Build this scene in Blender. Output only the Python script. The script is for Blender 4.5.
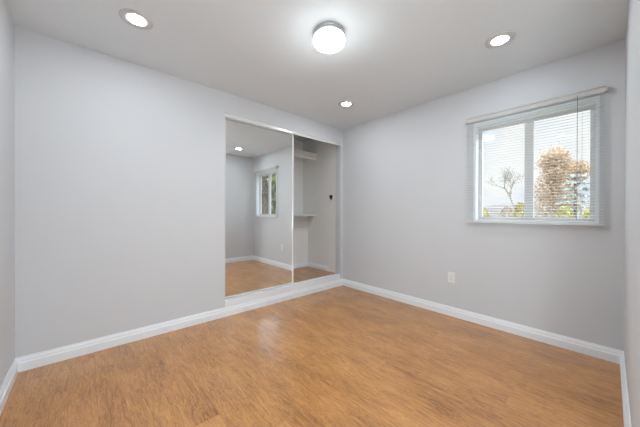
import bpy, bmesh, math, random
from mathutils import Vector, Matrix

scene = bpy.context.scene
for o in list(bpy.data.objects):
    bpy.data.objects.remove(o)

# ------------------------------------------------------------------ camera
cam_data = bpy.data.cameras.new('camera')
cam = bpy.data.objects.new('camera', cam_data)
scene.collection.objects.link(cam)
cam_data.sensor_fit = 'HORIZONTAL'
cam_data.sensor_width = 36.0
cam_data.lens = 36.0 * 260.2 / 640.0
cam_data.clip_start = 0.01
cam_data.clip_end = 500
fw = Vector((0.66824787, 0.74393231, -0.00308348)).normalized()
rt = Vector((0.74393869, -0.66824254, 0.00267076))
rt = (rt - fw * rt.dot(fw)).normalized()
up = rt.cross(fw)
M = Matrix((rt, up, -fw)).transposed().to_4x4()
M.translation = Vector((0.0, 0.0, 1.1314))
cam.matrix_world = M
scene.camera = cam

# ------------------------------------------------------------------ exposure
vs = scene.view_settings
vs.view_transform = 'Standard'
vs.look = 'None'
vs.exposure = 0.0
vs.gamma = 1.0
vs.use_curve_mapping = False

# light strengths
GLOBE = 6.5
BOWL_DOWN = 138.0
DOWN = 165.0
HALL_FILL = 58.0
SKY = 1.12

# ------------------------------------------------------------------ overcast sky
world = bpy.data.worlds.new('sky')
scene.world = world
world.use_nodes = True
nt = world.node_tree
nt.nodes.clear()


def N(nt, t, **kw):
    n = nt.nodes.new(t)
    for k, v in kw.items():
        setattr(n, k, v)
    return n


def L(nt, a, b):
    nt.links.new(a, b)


def mathn(nt, op, a, b=None, c=None):
    n = N(nt, 'ShaderNodeMath', operation=op)
    for i, v in enumerate((a, b, c)):
        if v is None:
            continue
        if isinstance(v, (int, float)):
            n.inputs[i].default_value = v
        else:
            L(nt, v, n.inputs[i])
    return n.outputs[0]


def ramp(nt, fac, stops, interp='LINEAR'):
    r = N(nt, 'ShaderNodeValToRGB')
    r.color_ramp.interpolation = interp
    e = r.color_ramp.elements
    while len(e) < len(stops):
        e.new(0.5)
    for i, (p, c) in enumerate(stops):
        e[i].position = p
        e[i].color = (*c, 1) if len(c) == 3 else c
    L(nt, fac, r.inputs[0])
    return r.outputs[0]


out = N(nt, 'ShaderNodeOutputWorld')
bg = N(nt, 'ShaderNodeBackground')
tc = N(nt, 'ShaderNodeTexCoord')
sep = N(nt, 'ShaderNodeSeparateXYZ')
L(nt, tc.outputs['Generated'], sep.inputs[0])
elev = mathn(nt, 'MAXIMUM', sep.outputs['Z'], 0.0)
grad = ramp(nt, elev, [(0.0, (0.145,) * 3), (0.26, (0.165,) * 3), (0.40, (0.85,) * 3), (1.0, (1.0,) * 3)])   # overcast, brighter overhead
grad = mathn(nt, 'MULTIPLY', grad, 6.2)
# the sun behind thin cloud: a broad glow off to one side, about 26 degrees up
sd = N(nt, 'ShaderNodeVectorMath', operation='DOT_PRODUCT')
L(nt, tc.outputs['Generated'], sd.inputs[0])
sd.inputs[1].default_value = (0.475, -0.765, 0.435)
glow = mathn(nt, 'POWER', mathn(nt, 'MAXIMUM', sd.outputs['Value'], 0.0), 22.0)
grad = mathn(nt, 'MULTIPLY_ADD', glow, 15.0, grad)
strength = mathn(nt, 'MULTIPLY', grad, SKY)
cl = N(nt, 'ShaderNodeTexNoise')
cl.inputs['Scale'].default_value = 3.2
cl.inputs['Detail'].default_value = 5
L(nt, tc.outputs['Generated'], cl.inputs['Vector'])
col = ramp(nt, cl.outputs['Fac'], [(0.38, (0.66, 0.77, 0.94)), (0.52, (0.86, 0.92, 1.0)), (0.62, (1, 1, 1))])
L(nt, col, bg.inputs['Color'])
L(nt, strength, bg.inputs['Strength'])
L(nt, bg.outputs[0], out.inputs['Surface'])


# ------------------------------------------------------------------ materials
def new_mat(name):
    m = bpy.data.materials.new(name)
    m.use_nodes = True
    return m, m.node_tree, m.node_tree.nodes['Principled BSDF']


def plain(name, color, rough=0.5, metal=0.0, spec=0.5, var=0.0, scale=20, bump=0.0, bscale=200):
    m, t, b = new_mat(name)
    b.inputs['Roughness'].default_value = rough
    b.inputs['Metallic'].default_value = metal
    b.inputs['Specular IOR Level'].default_value = spec
    b.inputs['Base Color'].default_value = (*color, 1)
    if var or bump:
        c = N(t, 'ShaderNodeTexCoord')
    if var:
        n = N(t, 'ShaderNodeTexNoise')
        n.inputs['Scale'].default_value = scale
        n.inputs['Detail'].default_value = 3
        L(t, c.outputs['Object'], n.inputs['Vector'])
        lo = tuple(max(0, x * (1 - var)) for x in color)
        hi = tuple(min(1, x * (1 + var)) for x in color)
        L(t, ramp(t, n.outputs['Fac'], [(0.3, lo), (0.7, hi)]), b.inputs['Base Color'])
    if bump:
        n2 = N(t, 'ShaderNodeTexNoise')
        n2.inputs['Scale'].default_value = bscale
        n2.inputs['Detail'].default_value = 2
        L(t, c.outputs['Object'], n2.inputs['Vector'])
        bp = N(t, 'ShaderNodeBump')
        bp.inputs['Strength'].default_value = bump
        bp.inputs['Distance'].default_value = 0.002
        L(t, n2.outputs['Fac'], bp.inputs['Height'])
        L(t, bp.outputs[0], b.inputs['Normal'])
    return m


def emit(name, color, strength):
    m, t, b = new_mat(name)
    b.inputs['Base Color'].default_value = (0.8, 0.8, 0.8, 1)
    b.inputs['Emission Color'].default_value = (*color, 1)
    b.inputs['Emission Strength'].default_value = strength
    return m


M_wall = plain('wall_paint', (0.660, 0.668, 0.686), 0.7, spec=0.25, var=0.012, scale=1.5, bump=0.06, bscale=180)
M_closet = plain('closet_paint', (0.86, 0.845, 0.82), 0.7, spec=0.25, var=0.012, scale=1.5)
M_ceil = plain('ceiling_paint', (0.745, 0.785, 0.81), 0.8, spec=0.2, var=0.012, scale=1.5, bump=0.05, bscale=150)
M_trim = plain('white_trim_paint', (0.87, 0.895, 0.92), 0.35, spec=0.5)
M_vinyl = plain('white_vinyl', (0.66, 0.65, 0.64), 0.35, spec=0.5)
M_slat = plain('white_slat_enamel', (0.76, 0.76, 0.75), 0.4, spec=0.4)
t = M_slat.node_tree
mxs = N(t, 'ShaderNodeMixShader')
mxs.inputs[0].default_value = 0.12
trl = N(t, 'ShaderNodeBsdfTranslucent')
trl.inputs[0].default_value = (0.70, 0.70, 0.70, 1)
L(t, t.nodes['Principled BSDF'].outputs[0], mxs.inputs[1])
L(t, trl.outputs[0], mxs.inputs[2])
L(t, mxs.outputs[0], t.nodes['Material Output'].inputs['Surface'])
M_alu = plain('white_aluminium', (0.82, 0.82, 0.81), 0.22, metal=0.25, spec=0.6)
M_nickel = plain('brushed_nickel', (0.60, 0.60, 0.60), 0.3, metal=0.9, var=0.06, scale=60)
M_plastic = plain('white_plastic', (0.82, 0.82, 0.81), 0.35)
M_dark = plain('dark_plastic', (0.02, 0.02, 0.022), 0.35)
M_slot = plain('slot_shadow_plastic', (0.06, 0.06, 0.06), 0.6)
M_wand = plain('smoky_acrylic', (0.30, 0.31, 0.33), 0.15)
M_ring = plain('downlight_trim_enamel', (0.62, 0.61, 0.60), 0.4)
M_lens = emit('downlight_lens', (0.86, 0.95, 1.0), DOWN)
M_globe = emit('globe_glass', (0.88, 0.96, 1.0), GLOBE)
# bowl emission boosted on the underside, to light the room without a ceiling halo
t = M_globe.node_tree
ge = N(t, 'ShaderNodeNewGeometry')
sp = N(t, 'ShaderNodeSeparateXYZ')
L(t, ge.outputs['Normal'], sp.inputs[0])
dn = mathn(t, 'MAXIMUM', mathn(t, 'MULTIPLY', sp.outputs['Z'], -1.0), 0.0)
L(t, mathn(t, 'MULTIPLY_ADD', mathn(t, 'POWER', dn, 2.0), BOWL_DOWN, GLOBE), t.nodes['Principled BSDF'].inputs['Emission Strength'])
M_hall_fill = emit('hall_fill_glow', (0.86, 0.95, 1.0), HALL_FILL)  # glow of the added fill lamp in the hallway
M_shelfw = plain('shelf_paint', (0.74, 0.72, 0.69), 0.5)

# mirror
M_mirror, t, b = new_mat('mirror_silver')
b.inputs['Base Color'].default_value = (0.90, 0.915, 0.91, 1)
b.inputs['Metallic'].default_value = 1.0
b.inputs['Roughness'].default_value = 0.0

# window glass: clear pane with a fresnel reflection
M_glass = bpy.data.materials.new('window_glass')
M_glass.use_nodes = True
t = M_glass.node_tree
t.nodes.clear()
o_ = N(t, 'ShaderNodeOutputMaterial')
mx = N(t, 'ShaderNodeMixShader')
tr = N(t, 'ShaderNodeBsdfTransparent')
tr.inputs[0].default_value = (0.97, 0.985, 0.98, 1)
gl = N(t, 'ShaderNodeBsdfGlossy')
gl.inputs['Roughness'].default_value = 0.0
ge = N(t, 'ShaderNodeNewGeometry')
dt = N(t, 'ShaderNodeVectorMath', operation='DOT_PRODUCT')
L(t, ge.outputs['Normal'], dt.inputs[0])
L(t, ge.outputs['Incoming'], dt.inputs[1])
cosv = mathn(t, 'ABSOLUTE', dt.outputs['Value'])
L(t, mathn(t, 'MULTIPLY_ADD', mathn(t, 'POWER', mathn(t, 'SUBTRACT', 1.0, cosv), 5.0), 0.9, 0.04), mx.inputs[0])
L(t, tr.outputs[0], mx.inputs[1])
L(t, gl.outputs[0], mx.inputs[2])
L(t, mx.outputs[0], o_.inputs['Surface'])


def wood_floor(name):
    """oak laminate, boards running along Y"""
    m, t, b = new_mat(name)
    c = N(t, 'ShaderNodeTexCoord')
    s = N(t, 'ShaderNodeSeparateXYZ')
    L(t, c.outputs['Object'], s.inputs[0])
    X, Y = s.outputs['X'], s.outputs['Y']
    W, LEN = 0.127, 1.22
    row = mathn(t, 'FLOOR', mathn(t, 'DIVIDE', mathn(t, 'ADD', X, 3.0), W))
    wn = N(t, 'ShaderNodeTexWhiteNoise', noise_dimensions='1D')
    L(t, row, wn.inputs['W'])
    yoff = mathn(t, 'MULTIPLY_ADD', wn.outputs['Value'], LEN, Y)
    ycell = mathn(t, 'DIVIDE', mathn(t, 'ADD', yoff, 8.0), LEN)
    colm = mathn(t, 'FLOOR', ycell)
    pid = N(t, 'ShaderNodeCombineXYZ')
    L(t, row, pid.inputs[0])
    L(t, colm, pid.inputs[1])
    wn2 = N(t, 'ShaderNodeTexWhiteNoise', noise_dimensions='2D')
    L(t, pid.outputs[0], wn2.inputs['Vector'])
    rnd = wn2.outputs['Value']
    # joints
    fx = mathn(t, 'FRACT', mathn(t, 'DIVIDE', mathn(t, 'ADD', X, 3.0), W))
    fx = mathn(t, 'MULTIPLY', mathn(t, 'MINIMUM', fx, mathn(t, 'SUBTRACT', 1.0, fx)), W)
    fy = mathn(t, 'FRACT', ycell)
    fy = mathn(t, 'MULTIPLY', mathn(t, 'MINIMUM', fy, mathn(t, 'SUBTRACT', 1.0, fy)), LEN)
    jd = mathn(t, 'MINIMUM', fx, fy)
    joint = mathn(t, 'LESS_THAN', jd, 0.0009)
    # grain coordinates: shifted per board, stretched along Y
    gv = N(t, 'ShaderNodeCombineXYZ')
    L(t, X, gv.inputs[0])
    L(t, mathn(t, 'MULTIPLY', Y, 0.16), gv.inputs[1])
    L(t, mathn(t, 'MULTIPLY', rnd, 37.0), gv.inputs[2])
    # broad figure
    n1 = N(t, 'ShaderNodeTexNoise')
    n1.inputs['Scale'].default_value = 16
    n1.inputs['Detail'].default_value = 4
    n1.inputs['Roughness'].default_value = 0.6
    n1.inputs['Distortion'].default_value = 1.6
    L(t, gv.outputs[0], n1.inputs['Vector'])
    # cathedral rings
    rings = mathn(t, 'FRACT', mathn(t, 'MULTIPLY', n1.outputs['Fac'], 9.0))
    rings = mathn(t, 'ABSOLUTE', mathn(t, 'MULTIPLY_ADD', rings, 2.0, -1.0))
    # fine pores
    gv2 = N(t, 'ShaderNodeCombineXYZ')
    L(t, X, gv2.inputs[0])
    L(t, mathn(t, 'MULTIPLY', Y, 0.06), gv2.inputs[1])
    L(t, mathn(t, 'MULTIPLY', rnd, 19.0), gv2.inputs[2])
    n2 = N(t, 'ShaderNodeTexNoise')
    n2.inputs['Scale'].default_value = 150
    n2.inputs['Detail'].default_value = 3
    n2.inputs['Roughness'].default_value = 0.65
    L(t, gv2.outputs[0], n2.inputs['Vector'])
    # blotches
    n3 = N(t, 'ShaderNodeTexNoise')
    n3.inputs['Scale'].default_value = 4.5
    n3.inputs['Detail'].default_value = 3
    gv3 = N(t, 'ShaderNodeCombineXYZ')
    L(t, X, gv3.inputs[0])
    L(t, mathn(t, 'MULTIPLY', Y, 0.55), gv3.inputs[1])
    L(t, mathn(t, 'MULTIPLY', rnd, 0.25), gv3.inputs[2])
    L(t, gv3.outputs[0], n3.inputs['Vector'])
    v = mathn(t, 'MULTIPLY_ADD', mathn(t, 'SUBTRACT', n1.outputs['Fac'], 0.5), 0.60, 0.5)
    v = mathn(t, 'MULTIPLY_ADD', mathn(t, 'SUBTRACT', rings, 0.5), 0.26, v)
    v = mathn(t, 'MULTIPLY_ADD', mathn(t, 'SUBTRACT', n2.outputs['Fac'], 0.5), 0.75, v)
    v = mathn(t, 'MULTIPLY_ADD', mathn(t, 'SUBTRACT', n3.outputs['Fac'], 0.5), 0.65, v)
    v = mathn(t, 'MULTIPLY_ADD', mathn(t, 'SUBTRACT', rnd, 0.5), 0.07, v)
    colr = ramp(t, v, [(0.12, (0.220, 0.082, 0.021)), (0.36, (0.415, 0.176, 0.047)),
                       (0.60, (0.555, 0.252, 0.076)), (0.88, (0.690, 0.355, 0.125))])
    mixj = N(t, 'ShaderNodeMix', data_type='RGBA')
    L(t, mathn(t, 'MULTIPLY', joint, 0.30), mixj.inputs['Factor'])
    L(t, colr, mixj.inputs['A'])
    mixj.inputs['B'].default_value = (0.12, 0.05, 0.02, 1)
    L(t, mixj.outputs['Result'], b.inputs['Base Color'])
    b.inputs['Roughness'].default_value = 0.36
    b.inputs['Specular IOR Level'].default_value = 0.5
    b.inputs['Coat Weight'].default_value = 0.62
    b.inputs['Coat Roughness'].default_value = 0.20
    bp = N(t, 'ShaderNodeBump')
    bp.inputs['Strength'].default_value = 0.12
    bp.inputs['Distance'].default_value = 0.001
    L(t, n2.outputs['Fac'], bp.inputs['Height'])
    L(t, bp.outputs[0], b.inputs['Normal'])
    return m


M_floor = wood_floor('oak_laminate')


def leafy(name, cols, scale=6.0, rough=0.7):
    m, t, b = new_mat(name)
    c = N(t, 'ShaderNodeTexCoord')
    n = N(t, 'ShaderNodeTexNoise')
    n.inputs['Scale'].default_value = scale
    n.inputs['Detail'].default_value = 4
    L(t, c.outputs['Object'], n.inputs['Vector'])
    k = len(cols)
    L(t, ramp(t, n.outputs['Fac'], [(0.32 + 0.36 * i / max(1, k - 1), cc) for i, cc in enumerate(cols)]), b.inputs['Base Color'])
    b.inputs['Roughness'].default_value = rough
    b.inputs['Specular IOR Level'].default_value = 0.2
    return m


M_bark = leafy('grey_brown_bark', [(0.134, 0.109, 0.084), (0.218, 0.185, 0.151)], 12)
M_twig = leafy('pale_twig_bark', [(0.257, 0.232, 0.205), (0.342, 0.308, 0.274)], 12)
M_tan = leafy('tan_leaves', [(0.369, 0.255, 0.154), (0.531, 0.389, 0.255), (0.594, 0.470, 0.338)], 3)
M_rust = leafy('rust_leaves', [(0.312, 0.209, 0.113), (0.477, 0.321, 0.190), (0.434, 0.364, 0.209)], 4)
M_silver = leafy('silver_needles', [(0.150, 0.188, 0.135), (0.465, 0.488, 0.450), (0.600, 0.615, 0.600)], 5)
M_yellow = leafy('yellow_green_leaves', [(0.280, 0.266, 0.049), (0.434, 0.392, 0.112), (0.462, 0.420, 0.210)], 5)
M_beige = leafy('beige_pink_twigs', [(0.364, 0.294, 0.231), (0.462, 0.385, 0.322)], 5)
M_olive = leafy('olive_yellow_leaves', [(0.210, 0.189, 0.056), (0.385, 0.329, 0.126), (0.434, 0.385, 0.210)], 6)
M_brownh = leafy('brown_winter_leaves', [(0.06, 0.043, 0.026), (0.15, 0.11, 0.07), (0.26, 0.19, 0.12)], 5)
M_greenl = leafy('green_yellow_leaves', [(0.024, 0.028, 0.020), (0.100, 0.130, 0.040), (0.800, 0.840, 0.200)], 5)
M_hill = leafy('hazy_hill', [(0.098, 0.088, 0.083), (0.117, 0.101, 0.088)], 0.05)
M_grass = leafy('dry_grass', [(0.090, 0.090, 0.036), (0.126, 0.114, 0.054)], 1.5)


# ------------------------------------------------------------------ mesh helpers
def bx(bm, x0, x1, y0, y1, z0, z1):
    v = [bm.verts.new(p) for p in ((x0, y0, z0), (x1, y0, z0), (x1, y1, z0), (x0, y1, z0),
                                   (x0, y0, z1), (x1, y0, z1), (x1, y1, z1), (x0, y1, z1))]
    for f in ((0, 3, 2, 1), (4, 5, 6, 7), (0, 1, 5, 4), (1, 2, 6, 5), (2, 3, 7, 6), (3, 0, 4, 7)):
        bm.faces.new([v[i] for i in f])


def prism(bm, pts, ext):
    """polygon (3-D points) swept by the vector ext"""
    e = Vector(ext)
    a = [bm.verts.new(p) for p in pts]
    c = [bm.verts.new(Vector(p) + e) for p in pts]
    n = len(pts)
    bm.faces.new(a)
    bm.faces.new(list(reversed(c)))
    for i in range(n):
        bm.faces.new((a[i], c[i], c[(i + 1) % n], a[(i + 1) % n]))
    bmesh.ops.recalc_face_normals(bm, faces=bm.faces)


def lathe(bm, prof, cx=0, cy=0, seg=48):
    """profile of (r, z) turned about the vertical axis"""
    rings = []
    for r, z in prof:
        if r < 1e-6:
            rings.append([bm.verts.new((cx, cy, z))])
        else:
            rings.append([bm.verts.new((cx + r * math.cos(2 * math.pi * k / seg), cy + r * math.sin(2 * math.pi * k / seg), z)) for k in range(seg)])
    for a, c in zip(rings, rings[1:]):
        for k in range(seg):
            k2 = (k + 1) % seg
            if len(a) == 1 and len(c) == 1:
                continue
            if len(a) == 1:
                bm.faces.new((a[0], c[k], c[k2]))
            elif len(c) == 1:
                bm.faces.new((a[k], c[0], a[k2]))
            else:
                bm.faces.new((a[k], c[k], c[k2], a[k2]))
    bmesh.ops.recalc_face_normals(bm, faces=bm.faces)


def tube(bm, p0, p1, r0, r1, seg=6, caps=True):
    p0, p1 = Vector(p0), Vector(p1)
    d = (p1 - p0).normalized()
    a = d.orthogonal().normalized()
    c = d.cross(a)
    A, B = [], []
    for k in range(seg):
        w = 2 * math.pi * k / seg
        n = a * math.cos(w) + c * math.sin(w)
        A.append(bm.verts.new(p0 + n * r0))
        B.append(bm.verts.new(p1 + n * r1))
    for k in range(seg):
        bm.faces.new((A[k], A[(k + 1) % seg], B[(k + 1) % seg], B[k]))
    if caps:
        bm.faces.new(list(reversed(A)))
        bm.faces.new(B)


def link(name, bm, mat, parent=None, smooth=False, bevel=0.0, loc=None, angle=None):
    me = bpy.data.meshes.new(name)
    bm.normal_update()
    bm.to_mesh(me)
    bm.free()
    me.materials.append(mat)
    if smooth:
        for p in me.polygons:
            p.use_smooth = True
    o = bpy.data.objects.new(name, me)
    scene.collection.objects.link(o)
    if loc:
        o.location = loc
    if parent:
        o.parent = parent
    if bevel:
        mod = o.modifiers.new('edge', 'BEVEL')
        mod.width = bevel
        mod.segments = 2
        mod.limit_method = 'ANGLE'
    return o


def boxes(name, mat, lst, parent=None, bevel=0.0):
    bm = bmesh.new()
    for q in lst:
        bx(bm, *q)
    return link(name, bm, mat, parent, bevel=bevel)


def struct(o):
    o['kind'] = 'structure'
    return o


def tag(o, label, cat, group=None):
    o['label'] = label
    o['category'] = cat
    if group:
        o['group'] = group
    return o


def thing(name, label, cat, loc=(0, 0, 0), group=None):
    o = bpy.data.objects.new(name, None)
    o.empty_display_size = 0.1
    scene.collection.objects.link(o)
    o.location = loc
    return tag(o, label, cat, group)


# ------------------------------------------------------------------ room shell
XC, XB, YD, YA, H = -0.375, 2.9960, -0.075, 2.7990, 2.44
TH = 0.1            # closet-side wall thickness
OX0, OX1 = 1.120, 2.936          # closet opening
OZ0, OZ1 = 0.165, 2.215
CX = 2.972          # closet end wall
CY = 3.78           # closet back wall
DX0, DX1, DZ = -0.30, 1.33, 2.08  # unseen doorway beside the camera, widened to pass the added lamp's light
HY = -1.25          # far side of the hallway

struct(boxes('floor', M_floor, [(XC - 0.1, XB + 0.14, HY - 0.1, YA + TH, -0.06, 0.0)]))
struct(boxes('ceiling', M_ceil, [(XC - 0.1, XB + 0.14, HY - 0.1, CY + 0.1, H, H + 0.08)]))
struct(boxes('wall_left', M_wall, [(XC - 0.1, XC, YD - 0.12, YA + TH, 0, H)]))
struct(boxes('wall_back', M_wall, [
    (XC, OX0, YA, YA + TH, 0, H),
    (OX0, OX1, YA, YA + TH, OZ1, H),
    (OX0, OX1, YA, YA + TH, 0, OZ0),
    (OX1, XB, YA, YA + TH, 0, H)]))
WY0, WY1, WZ0, WZ1 = 0.073, 0.928, 1.060, 2.022   # window opening
struct(boxes('wall_right', M_wall, [
    (XB, XB + 0.14, YD - 0.12, WY0, 0, H),
    (XB, XB + 0.14, WY1, YA + TH, 0, H),
    (XB, XB + 0.14, WY0, WY1, 0, WZ0),
    (XB, XB + 0.14, WY0, WY1, WZ1, H)]))
struct(boxes('wall_front', M_wall, [
    (XC, DX0, YD - 0.12, YD, 0, H),
    (DX1, XB, YD - 0.12, YD, 0, H),
    (DX0, DX1, YD - 0.12, YD, DZ, H)]))
# unseen hallway beyond the widened doorway, holding the added lamp
struct(boxes('wall_hallway', M_wall, [
    (XC - 0.1, XB + 0.14, HY - 0.1, HY, 0, H),
    (XC - 0.1, XC, HY, YD - 0.12, 0, H),
    (XB, XB + 0.14, HY, YD - 0.12, 0, H)]))
# lining of the doorway widened for light
struct(boxes('trim_1', M_trim, [
    (DX0, DX0 + 0.012, YD - 0.12, YD, 0, DZ), (DX1 - 0.012, DX1, YD - 0.12, YD, 0, DZ),
    (DX0 + 0.012, DX1 - 0.012, YD - 0.12, YD, DZ - 0.012, DZ)]))
# closet shell
struct(boxes('wall_closet_end', M_closet, [(CX, XB + 0.14, YA + TH, CY + 0.1, 0, H)]))
struct(boxes('wall_closet_back', M_closet, [
    (0.95, CX, CY, CY + 0.1, 0, H),
    (0.95, CX, 3.64, CY, OZ0, 1.072)]))
struct(boxes('wall_closet_left', M_closet, [(0.85, 0.95, YA + TH, CY + 0.1, 0, H)]))
struct(boxes('floor_closet', M_floor, [(0.95, CX, YA + 0.075, CY, 0.0, OZ0 + 0.004)]))
struct(boxes('ceiling_closet', M_closet, [(0.95, CX, YA + TH, CY, H - 0.012, H)]))
# white sill across the raised closet floor
struct(boxes('trim_2', M_trim, [
    (OX0, OX1, YA - 0.008, YA + 0.074, OZ0, OZ0 + 0.008),
    (OX0, OX1, YA - 0.006, YA, 0.095, OZ0)]))
# flat jamb board on the closet end wall, next to the opening
struct(boxes('trim_3', M_closet, [(CX - 0.007, CX, YA + TH, YA + TH + 0.19, OZ0 + 0.004, OZ1)]))

# baseboards: one moulded profile, mitred by overlap inside the corners
BB_T, BB_H = 0.020, 0.099
PROF = [(0, 0), (BB_T, 0), (BB_T, 0.060), (BB_T * 0.72, 0.066), (BB_T * 0.70, 0.076), (BB_T * 0.62, 0.084), (BB_T * 0.40, 0.091), (BB_T * 0.36, BB_H), (0, BB_H)]


def baseboard(name, p0, p1, nrm, z=0.0, prof=PROF, m0=1, m1=1):
    """p0, p1: wall line ends; nrm: into the room; m = 1 mitres that end inside a corner"""
    p0, p1 = Vector((*p0, z)), Vector((*p1, z))
    n = Vector((*nrm, 0))
    d = (p1 - p0).normalized()
    bm = bmesh.new()
    a = [bm.verts.new(p0 + n * q + d * q * m0 + Vector((0, 0, w))) for q, w in prof]
    c = [bm.verts.new(p1 + n * q - d * q * m1 + Vector((0, 0, w))) for q, w in prof]
    k = len(prof)
    bm.faces.new(a)
    bm.faces.new(list(reversed(c)))
    for i in range(k):
        bm.faces.new((a[i], c[i], c[(i + 1) % k], a[(i + 1) % k]))
    bmesh.ops.recalc_face_normals(bm, faces=bm.faces)
    return struct(link(name, bm, M_trim))


baseboard('baseboard_back', (XC, YA), (XB, YA), (0, -1))
baseboard('baseboard_right', (XB, YA), (XB, YD), (-1, 0))
baseboard('baseboard_left', (XC, YD), (XC, YA), (1, 0))
baseboard('baseboard_front', (DX1, YD), (XB, YD), (0, 1), m0=0)
CZ = OZ0 + 0.004
SPROF = [(q * 0.9, w * 0.78) for q, w in PROF]
baseboard('baseboard_closet_back', (0.95, 3.64), (CX, 3.64), (0, -1), CZ, SPROF)
baseboard('baseboard_closet_end', (CX - 0.0005, 3.64), (CX - 0.0005, YA + TH + 0.19), (-1, 0), CZ, SPROF, m1=0)

# ------------------------------------------------------------------ window
win = bpy.data.objects.new('window_1', None)
scene.collection.objects.link(win)
win.location = (XB, (WY0 + WY1) / 2, WZ0)
struct(win)


def part(name, mat, lst, parent, bevel=0.0):
    """boxes in world coordinates, parented to a thing that sits unrotated at its base"""
    o = boxes(name, mat, lst, None, bevel)
    o.parent = parent
    loc = Vector((0, 0, 0))
    q = parent
    while q:
        loc += q.location
        q = q.parent
    o.location = -loc
    return o


def wpart(name, bm, mat, parent, smooth=False, bevel=0.0):
    o = link(name, bm, mat, None, smooth, bevel)
    o.parent = parent
    loc = Vector((0, 0, 0))
    q = parent
    while q:
        loc += q.location
        q = q.parent
    o.location = -loc
    return o


FX0, FX1 = XB + 0.075, XB + 0.125       # vinyl frame depth
e = 0.018
part('casing', M_trim, [
    (XB - 0.005, XB + 0.004, WY0 - e, WY0 + 0.002, WZ0 - e, WZ1 + 0.034), (XB - 0.005, XB + 0.004, WY1 - 0.002, WY1 + e, WZ0 - e, WZ1 + 0.034),
    (XB - 0.005, XB + 0.004, WY0 + 0.002, WY1 - 0.002, WZ0 - e, WZ0 + 0.002), (XB - 0.005, XB + 0.004, WY0 + 0.002, WY1 - 0.002, WZ1 - 0.002, WZ1 + 0.034)], win)
part('reveal_lining', M_trim, [
    (XB + 0.004, FX0, WY0, WY0 + 0.004, WZ0, WZ1), (XB + 0.004, FX0, WY1 - 0.004, WY1, WZ0, WZ1),
    (XB + 0.004, FX0, WY0 + 0.004, WY1 - 0.004, WZ0, WZ0 + 0.004), (XB + 0.004, FX0, WY0 + 0.004, WY1 - 0.004, WZ1 - 0.004, WZ1)], win)
GY0, GY1, GZ0, GZ1 = 0.105, 0.897, 1.092, 1.990
part('window_frame', M_vinyl, [
    (FX0, FX1, WY0, GY0 - 0.008, WZ0, WZ1), (FX0, FX1, GY1 + 0.008, WY1, WZ0, WZ1),
    (FX0, FX1, GY0 - 0.008, GY1 + 0.008, WZ0, GZ0 - 0.008), (FX0, FX1, GY0 - 0.008, GY1 + 0.008, GZ1 + 0.012, WZ1)], win)
MY0, MY1 = 0.465, 0.537


def sash(y0, y1, x0, x1, sl, sr):
    s = part('sash', M_vinyl, [
        (x0, x1, y0, y0 + sl, GZ0 - 0.008, GZ1 + 0.012), (x0, x1, y1 - sr, y1, GZ0 - 0.008, GZ1 + 0.012),
        (x0, x1, y0 + sl, y1 - sr, GZ0 - 0.008, GZ0 + 0.004), (x0, x1, y0 + sl, y1 - sr, GZ1, GZ1 + 0.012)], win)
    part('pane', M_glass, [(x1 - 0.010, x1 - 0.006, y0 + sl, y1 - sr, GZ0 + 0.004, GZ1)], s)
    return s


sash(GY0 - 0.008, MY1 - 0.012, FX0 + 0.010, FX0 + 0.046, 0.012, 0.052)
sash(MY1 - 0.012, GY1 + 0.008, FX0 + 0.006, FX0 + 0.044, 0.014, 0.012)

# ------------------------------------------------------------------ closet door, track, shelves
DY = 2.827          # face of the mirror
D0, D1 = 1.126, 2.062
ZB, ZT = 0.184, 2.176
door = thing('sliding_mirror_door', 'tall sliding mirror door in a thin white frame, slid to the left over the closet', 'mirror door', (D0, DY, ZB))
part('mirror_panel', M_mirror, [(D0 + 0.010, D1 - 0.019, DY, DY + 0.005, ZB + 0.016, ZT - 0.010)], door)
part('stile', M_alu, [(D0, D0 + 0.011, DY - 0.006, DY + 0.02, ZB, ZT)], door)
part('stile', M_alu, [(D1 - 0.019, D1, DY - 0.006, DY + 0.02, ZB, ZT)], door)
part('bottom_rail', M_alu, [(D0 + 0.011, D1 - 0.019, DY - 0.006, DY + 0.02, ZB, ZB + 0.017)], door)
part('top_rail', M_alu, [(D0 + 0.011, D1 - 0.019, DY - 0.004, DY + 0.02, ZT - 0.011, ZT)], door)
part('backing_board', M_plastic, [(D0 + 0.011, D1 - 0.019, DY + 0.006, DY + 0.012, ZB + 0.017, ZT - 0.011)], door)

bm = bmesh.new()
z0, z1 = 2.166, OZ1
prism(bm, [(OX0, YA + 0.001, z1), (OX0, YA - 0.006, z1 - 0.001), (OX0, YA - 0.010, z1 - 0.008), (OX0, YA - 0.006, z1 - 0.020), (OX0, YA - 0.006, z0 + 0.014),
           (OX0, YA - 0.011, z0 + 0.006), (OX0, YA - 0.008, z0), (OX0, YA + 0.006, z0), (OX0, YA + 0.006, z1 - 0.008), (OX0, YA + 0.085, z1 - 0.008), (OX0, YA + 0.085, z1)], (OX1 - OX0, 0, 0))
trk = tag(link('overhead_track', bm, M_alu), 'white metal overhead track across the top of the closet opening', 'track')
bm = bmesh.new()
prism(bm, [(OX0, 2.838, OZ0 + 0.008), (OX0, 2.838, OZ0 + 0.018), (OX0, 2.842, OZ0 + 0.018),
           (OX0, 2.842, OZ0 + 0.013), (OX0, 2.868, OZ0 + 0.013), (OX0, 2.868, OZ0 + 0.008)], (OX1 - OX0, 0, 0))
tag(link('floor_track', bm, M_alu), 'low white metal door track on the sill of the raised closet floor', 'track')

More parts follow.
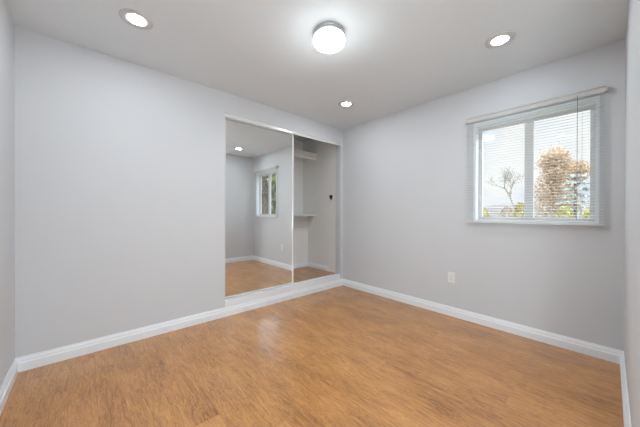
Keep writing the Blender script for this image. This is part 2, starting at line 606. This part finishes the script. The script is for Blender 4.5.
sh = thing('closet_shelf', 'high white closet shelf with thick front lip near the closet ceiling', 'shelf', (CX, CY, 2.06))
part('shelf_board', M_shelfw, [(0.95, CX, 3.402, CY, 2.122, 2.142)], sh)
part('front_lip', M_shelfw, [(0.95, CX, 3.384, 3.402, 2.084, 2.152)], sh, 0.002)
part('hanging_rail', M_shelfw, [(0.95, CX, 3.412, 3.436, 2.046, 2.084)], sh, 0.003)
part('cleat', M_shelfw, [(CX - 0.02, CX, 3.45, CY - 0.02, 2.062, 2.122)], sh)
part('cleat', M_shelfw, [(0.95, CX - 0.02, CY - 0.02, CY, 2.062, 2.122)], sh)

lg = thing('ledge_shelf', 'lower closet shelf at mid height with a slanted bracket below it', 'shelf', (CX, 3.64, 0.866))
part('shelf_board', M_shelfw, [(0.95, CX, 3.384, CY, 1.074, 1.104)], lg, 0.003)
part('apron', M_shelfw, [(0.95, CX - 0.018, 3.622, 3.64, 0.866, 1.074)], lg)
bm = bmesh.new()
prism(bm, [(CX - 0.018, 3.452, 1.074), (CX - 0.018, 3.452, 1.060), (CX - 0.018, 3.604, 0.866), (CX - 0.018, 3.64, 0.866), (CX - 0.018, 3.64, 1.074)], (0.018, 0, 0))
wpart('bracket', bm, M_shelfw, lg)

sw = thing('wall_control', 'small dark control on a white plate on the closet end wall', 'control', (CX - 0.007, 3.020, 1.33))
part('back_plate', M_plastic, [(CX - 0.013, CX - 0.007, 2.976, 3.064, 1.330, 1.435)], sw, 0.002)
part('dial_body', M_dark, [(CX - 0.036, CX - 0.013, 2.990, 3.044, 1.372, 1.416)], sw, 0.004)
bm = bmesh.new()
tube(bm, (CX - 0.013, 3.017, 1.360), (CX - 0.032, 3.017, 1.357), 0.016, 0.014, 12)
wpart('knob', bm, M_dark, sw)

# ------------------------------------------------------------------ outlet
ot = thing('wall_outlet', 'white electrical outlet low on the grey wall below and left of the window', 'outlet', (XB, 1.163, 0.365))
part('cover_plate', M_plastic, [(XB - 0.006, XB, 1.127, 1.199, 0.364, 0.480)], ot, 0.002)
part('receptacle', M_plastic, [(XB - 0.010, XB - 0.006, 1.1465, 1.1795, 0.388, 0.456)], ot, 0.001)
for zz in (0.405, 0.437):
    part('slots', M_slot, [(XB - 0.0106, XB - 0.010, 1.1565, 1.1585, zz - 0.004, zz + 0.006), (XB - 0.0106, XB - 0.010, 1.1670, 1.1690, zz - 0.004, zz + 0.006),
                           (XB - 0.0106, XB - 0.010, 1.1605, 1.1650, zz - 0.011, zz - 0.007)], ot)

# ------------------------------------------------------------------ ceiling lights
LAB = {0: 'round recessed downlight near the left wall, upper left of the ceiling',
       1: 'round recessed downlight on the right, nearest the window',
       2: 'smallest-looking recessed downlight, in front of the open end of the closet',
       3: 'unseen recessed downlight close to the doorway, added by symmetry for even light'}
lens_me = ring_me = None
for i, (x, y) in enumerate(((0.255, 2.150), (2.325, 0.560), (2.325, 2.122), (0.255, 0.560))):  # the last one is out of view, added by symmetry for even light
    d = thing('recessed_downlight', LAB[i], 'ceiling light', (x, y, H), 'recessed ceiling downlights')
    if i == 0:
        bm = bmesh.new()
        lathe(bm, [(0.097, 0.0), (0.096, -0.004), (0.092, -0.006), (0.066, -0.006), (0.051, -0.0045), (0.050, 0.0)])
        r = link('trim_ring', bm, M_ring, d, True)
        ring_me = r.data
        bm = bmesh.new()
        lathe(bm, [(0.0, -0.0048), (0.035, -0.0047), (0.0498, -0.0042)])
        l = link('lens', bm, M_lens, d, True)
        lens_me = l.data
    else:
        for n, me in (('trim_ring', ring_me), ('lens', lens_me)):
            o = bpy.data.objects.new(n, me)
            scene.collection.objects.link(o)
            o.parent = d

g = thing('flush_mount_light', 'glowing white drum-shaped flush light with a grey metal base in mid ceiling', 'ceiling light', (1.31, 1.365, H))
bm = bmesh.new()
lathe(bm, [(0.108, 0.0), (0.112, -0.004), (0.112, -0.014), (0.108, -0.017), (0.108, -0.020), (0.113, -0.023), (0.113, -0.036), (0.104, -0.040), (0.0, -0.040)])
link('base_ring', bm, M_nickel, g, True)
bm = bmesh.new()
prof = [(0.104, -0.0405), (0.113, -0.046), (0.1155, -0.058)]
for k in range(1, 11):
    a = k / 10 * math.pi / 2
    prof.append((0.1155 * math.cos(a) ** 0.75 if k < 10 else 0.0, -0.058 - 0.056 * math.sin(a)))
lathe(bm, prof)
link('glass_bowl', bm, M_globe, g, True)

h = thing('hall_fill_lamp', 'unseen fill lamp, a glowing globe on a pole added in the hallway to brighten the room', 'lamp', (-0.17, -0.46, 0.0))  # invented lamp behind the camera, added to even out the room's brightness
bm = bmesh.new()
lathe(bm, [(0.0, 0.0), (0.13, 0.0), (0.13, 0.012), (0.12, 0.02), (0.015, 0.03), (0.0, 0.03)])
link('base', bm, M_nickel, h, True)
bm = bmesh.new()
tube(bm, (0, 0, 0.025), (0, 0, 0.80), 0.012, 0.012, 16)
link('pole', bm, M_nickel, h, True)
bm = bmesh.new()
lathe(bm, [(0.17 * math.sin(math.pi * k / 24) if 0 < k < 24 else 0.0, 0.965 - 0.17 * math.cos(math.pi * k / 24)) for k in range(25)])
link('globe_shade', bm, M_hall_fill, h, True)

# ------------------------------------------------------------------ window blind
BX = 2.955
BY0, BY1 = 0.026, 1.004
bl = thing('window_blind', 'white horizontal mini blind with open slats hanging over the window', 'blind', (BX, (BY0 + BY1) / 2, 1.04))
bm = bmesh.new()
prism(bm, [(BX - 0.012, BY0 + 0.003, 2.099), (BX - 0.010, BY0 + 0.003, 2.088), (BX + 0.004, BY0 + 0.003, 2.064), (BX + 0.014, BY0 + 0.003, 2.064), (BX + 0.014, BY0 + 0.003, 2.099)], (0, BY1 - BY0 - 0.006, 0))
wpart('head_rail', bm, M_slat, bl)
bm = bmesh.new()
prism(bm, [(BX - 0.013, BY0, 2.099), (BX - 0.024, BY0, 2.099), (BX - 0.027, BY0, 2.104), (BX - 0.024, BY0, 2.109), (BX - 0.018, BY0, 2.112), (BX + 0.014, BY0, 2.112), (BX + 0.014, BY0, 2.099)], (0, BY1 - BY0, 0))
wpart('valance', bm, M_slat, bl)
for yy in (BY0 - 0.012, BY1 - 0.003):
    part('wall_bracket', M_vinyl, [(BX - 0.014, XB, yy, yy + 0.015, 2.066, 2.106)], bl)
# one crowned slat, copied
NS, P0, P1 = 42, 1.066, 2.050
bm = bmesh.new()
sec = []
for k in range(5):
    u = -1 + 0.5 * k
    sec.append((0.0105 * u, 0.0016 * (1 - u * u)))
tilt = math.radians(5)
pts = [(q * math.cos(tilt) - w * math.sin(tilt), q * math.sin(tilt) + w * math.cos(tilt)) for q, w in sec]
A = [bm.verts.new((q, -(BY1 - BY0) / 2 + 0.004, w)) for q, w in pts]
B = [bm.verts.new((q, (BY1 - BY0) / 2 - 0.004, w)) for q, w in pts]
A2 = [bm.verts.new((q, -(BY1 - BY0) / 2 + 0.004, w - 0.0005)) for q, w in pts]
B2 = [bm.verts.new((q, (BY1 - BY0) / 2 - 0.004, w - 0.0005)) for q, w in pts]
for k in range(4):
    bm.faces.new((A[k], A[k + 1], B[k + 1], B[k]))
    bm.faces.new((B2[k], B2[k + 1], A2[k + 1], A2[k]))
bm.faces.new((A[0], B[0], B2[0], A2[0]))
bm.faces.new((A[4], A2[4], B2[4], B[4]))
slat0 = link('slat', bm, M_slat, bl, True)
for k in range(NS):
    o = slat0 if k == 0 else slat0.copy()
    if k:
        scene.collection.objects.link(o)
        o.parent = bl
    o.location = (0, 0, P0 - 1.04 + (P1 - P0) * k / (NS - 1))
part('bottom_rail', M_slat, [(BX - 0.013, BX + 0.013, BY0 + 0.003, BY1 - 0.003, 1.035, 1.050)], bl, 0.003)
for yy in (0.150, 0.515, 0.880):
    bm = bmesh.new()
    for xx in (BX - 0.0135, BX + 0.0135):
        tube(bm, (xx, yy, 1.048), (xx, yy, 2.068), 0.0007, 0.0007, 5)
    wpart('ladder_cord', bm, M_slat, bl)
bm = bmesh.new()
tube(bm, (BX - 0.032, 0.176, 2.062), (BX - 0.024, 0.177, 1.075), 0.0019, 0.0019, 8)
tube(bm, (BX - 0.032, 0.176, 2.058), (BX - 0.015, 0.176, 2.078), 0.0016, 0.0016, 6)
wpart('tilt_wand', bm, M_wand, bl)
for yy in (0.785, 0.270):
    part('rail_button', M_plastic, [(BX - 0.0145, BX - 0.013, yy, yy + 0.07, 1.037, 1.044)], bl)

# ------------------------------------------------------------------ outside
GZ = -0.45
struct(boxes('ground_outside', M_grass, [(XB + 0.3, 200, -60, 120, GZ - 0.3, GZ)]))
# distant hill ridge
bm = bmesh.new()
random.seed(4)
top = []
NP = 60
rows = []
for j, (dx, hf) in enumerate(((0, 0.0), (8, 0.55), (20, 0.85), (34, 1.0), (60, 0.7), (70, 0.0))):
    row = []
    for i in range(NP):
        y = -25 + 130 * i / (NP - 1)
        ridge = 4.9 + 0.9 * math.sin(y * 0.07 + 0.6) + 0.4 * math.sin(y * 0.23)
        row.append(bm.verts.new((118 + dx, y, GZ + (ridge - GZ) * hf + (random.uniform(-0.15, 0.15) if hf else 0))))
    rows.append(row)
for a, c in zip(rows, rows[1:]):
    for i in range(NP - 1):
        bm.faces.new((a[i], a[i + 1], c[i + 1], c[i]))
bmesh.ops.recalc_face_normals(bm, faces=bm.faces)
hills = struct(link('hills', bm, M_hill, None, True))


def leaf(bm, p, s, rng):
    """a small folded leaf"""
    d = Vector((rng.gauss(0, 1), rng.gauss(0, 1), rng.gauss(0, 1))).normalized()
    a = d.orthogonal().normalized() * s
    c = d.cross(a)
    v = [bm.verts.new(p - a), bm.verts.new(p + c * 0.45 + d * s * 0.2), bm.verts.new(p + a), bm.verts.new(p - c * 0.45 + d * s * 0.2)]
    bm.faces.new((v[0], v[1], v[2]))
    bm.faces.new((v[0], v[2], v[3]))


def branches(bm, p, d, ln, r, depth, rng, tips, spread=0.6, upb=0.15, shrink=0.72):
    q = p + d * ln
    tube(bm, p, q, r, r * 0.68, 5 if depth > 1 else 4, False)
    tips.append((q, depth))
    if depth == 0:
        return
    for k in range(rng.choice((2, 3, 3))):
        nd = (d + Vector((rng.gauss(0, spread), rng.gauss(0, spread), rng.gauss(0, spread * 0.7) + upb))).normalized()
        start = p + d * ln * rng.uniform(0.65, 1.0)
        branches(bm, start, nd, ln * shrink * rng.uniform(0.8, 1.15), r * 0.6, depth - 1, rng, tips, spread, upb, shrink)


def tree(name, label, loc, trunk_h, r, ln, depth, mat_b, mat_l=None, leaves=0, ls=0.05, spread=0.6, upb=0.15, seed=1, scat=0.2, lean=(0, 0), group=None, cat='tree', crown=()):
    rng = random.Random(seed)
    t = thing(name, label, cat, loc, group)
    bm = bmesh.new()
    tips = []
    d = Vector((lean[0], lean[1], 1)).normalized()
    tube(bm, (0, 0, 0), d * trunk_h, r * 1.25, r, 8, False)
    branches(bm, d * trunk_h * 0.98, d, ln, r * 0.95, depth, rng, tips, spread, upb)
    link('trunk', bm, mat_b, t)
    if leaves:
        bm = bmesh.new()
        cand = [q for q, dp in tips if dp <= 2]
        for k in range(leaves):
            q = rng.choice(cand) + Vector((rng.gauss(0, scat), rng.gauss(0, scat), rng.gauss(0, scat)))
            leaf(bm, q, ls * rng.uniform(0.6, 1.3), rng)
        for cx, cy, cz, ax, ay, az, n in crown:
            for k in range(n):
                v = Vector((rng.gauss(0, 1), rng.gauss(0, 1), rng.gauss(0, 1))).normalized() * rng.random() ** 0.45
                leaf(bm, Vector((cx + v.x * ax, cy + v.y * ay, cz + v.z * az)), ls * rng.uniform(0.6, 1.3), rng)
        link('foliage', bm, mat_l, t)
    return t


def bush(name, label, loc, rx, ry, hgt, mat, n, ls, seed, mat_b=M_bark, group=None, cat='shrub', shell=0.55, flat=2.2):
    rng = random.Random(seed)
    t = thing(name, label, cat, loc, group)
    bm = bmesh.new()
    for k in range(14):
        w = rng.uniform(0, 2 * math.pi)
        q = Vector((rx * 0.6 * math.cos(w), ry * 0.6 * math.sin(w), hgt * rng.uniform(0.55, 0.9)))
        mid = q * 0.5 + Vector((-q.x * 0.2, -q.y * 0.2, 0.02))
        tube(bm, (0, 0, 0), mid, 0.02, 0.013, 5, False)
        tube(bm, mid, q, 0.013, 0.004, 5, False)
    link('stems', bm, mat_b, t)
    bm = bmesh.new()
    for k in range(n):
        w = rng.uniform(0, 2 * math.pi)
        zz = rng.uniform(0.04, 1.0)
        pr = math.sqrt(max(0.0, 1 - max(0, (zz - 0.45) / 0.55) ** flat)) * (0.75 + 0.25 * min(1, zz / 0.3))
        rr = (shell + (1 - shell) * rng.random() ** 0.6) * pr * (1 + 0.16 * math.sin(5 * w + seed + 6 * zz))
        leaf(bm, Vector((rx * rr * math.cos(w), ry * rr * math.sin(w), hgt * zz)), ls * rng.uniform(0.6, 1.4), rng)
    link('foliage', bm, mat, t)
    return t


tree('bare_tree', 'bare grey tree against white sky, left of the window mullion', (18, 2.98, GZ), 1.9, 0.075, 1.0, 6, M_twig, spread=0.55, upb=0.12, seed=7, lean=(0, 0.32))
tree('brown_leaved_tree', 'tall tan brown tree just right of the window mullion', (20, 2.12, GZ), 1.0, 0.13, 1.35, 5, M_bark, M_tan, 5000, 0.06, 0.30, 0.32, 3, 0.20,
     crown=((0, 0.05, 2.6, 0.75, 0.95, 1.7, 5200), (0, -0.1, 4.2, 0.55, 0.62, 1.3, 2600), (0, -0.5, 1.8, 0.6, 0.7, 1.2, 2400)))
tree('russet_tree', 'russet tree crown behind the blind wand, above the pale conifer', (24, 1.50, GZ), 2.6, 0.12, 0.80, 4, M_bark, M_rust, 1800, 0.06, 0.50, 0.10, 5, 0.2,
     crown=((0, 0.0, 4.35, 0.8, 0.75, 0.75, 2600), (0, 0.35, 3.7, 0.6, 0.6, 0.6, 1200)))

# pale conifer
rng = random.Random(11)
cf = thing('pale_conifer', 'pale silvery conifer with drooping boughs at the lower right of the window', 'tree', (12.5, 0.80, GZ))
bm = bmesh.new()
tube(bm, (0, 0, 0), (0, 0, 3.1), 0.07, 0.012, 8, False)
fm = bmesh.new()
for tier in range(11):
    z = 0.75 + tier * 0.215
    rad = 1.0 * (1 - (z - 0.4) / 3.0) + 0.06
    nb = 9
    for k in range(nb):
        w = 2 * math.pi * (k + 0.5 * (tier % 2)) / nb + rng.uniform(-0.2, 0.2)
        rr = rad * rng.uniform(0.75, 1.15)
        e1 = Vector((rr * math.cos(w), rr * math.sin(w), z - 0.20 * rr))
        tube(bm, (0, 0, z), e1, 0.012, 0.004, 4, False)
        for s in range(46):
            u = rng.uniform(0.25, 1.05)
            q = Vector((0, 0, z)).lerp(e1, u) + Vector((rng.gauss(0, 0.035), rng.gauss(0, 0.035), rng.gauss(-0.02, 0.022)))
            leaf(fm, q, 0.042 * rng.uniform(0.6, 1.3), rng)
link('trunk', bm, M_bark, cf)
link('foliage', fm, M_silver, cf)

G = 'garden shrubs below the window view'
bush('hedge_shrub', 'yellow green shrub at the far left of the window view', (8.0, 2.30, GZ), 0.20, 0.22, 1.72, M_yellow, 2200, 0.035, 21, group=G)
bush('hedge_shrub', 'beige leafless shrub between the yellow green and olive shrubs', (8.6, 1.90, GZ), 0.26, 0.26, 1.76, M_beige, 2400, 0.032, 22, group=G)
bush('hedge_shrub', 'olive yellow shrub just left of the window mullion', (8.0, 1.48, GZ), 0.22, 0.22, 1.84, M_olive, 2200, 0.034, 23, group=G)
bush('hedge_shrub', 'tan shrub at the foot of the tall brown tree', (8.7, 1.09, GZ), 0.26, 0.26, 1.74, M_beige, 2400, 0.034, 24, group=G)
bush('hedge_shrub', 'yellow green shrub below the left side of the pale conifer', (8.0, 0.67, GZ), 0.22, 0.22, 1.74, M_yellow, 2200, 0.035, 25, group=G)
bush('hedge_shrub', 'yellow green shrub at the right edge of the window view', (8.6, 0.26, GZ), 0.25, 0.25, 1.73, M_yellow, 2200, 0.035, 26, group=G)

# what the mirror sees through the window
bush('brown_hedge', 'tall brown winter shrub seen through the mirrored window, left pane', (4.50, -2.80, GZ), 0.46, 0.55, 3.2, M_brownh, 15000, 0.05, 31, shell=0.3, flat=7)
bush('green_shrub', 'dark green shrub with yellow leaves seen through the mirrored window, right pane', (5.66, -3.10, GZ), 0.50, 0.50, 3.15, M_greenl, 13000, 0.05, 32, shell=0.3, flat=7)
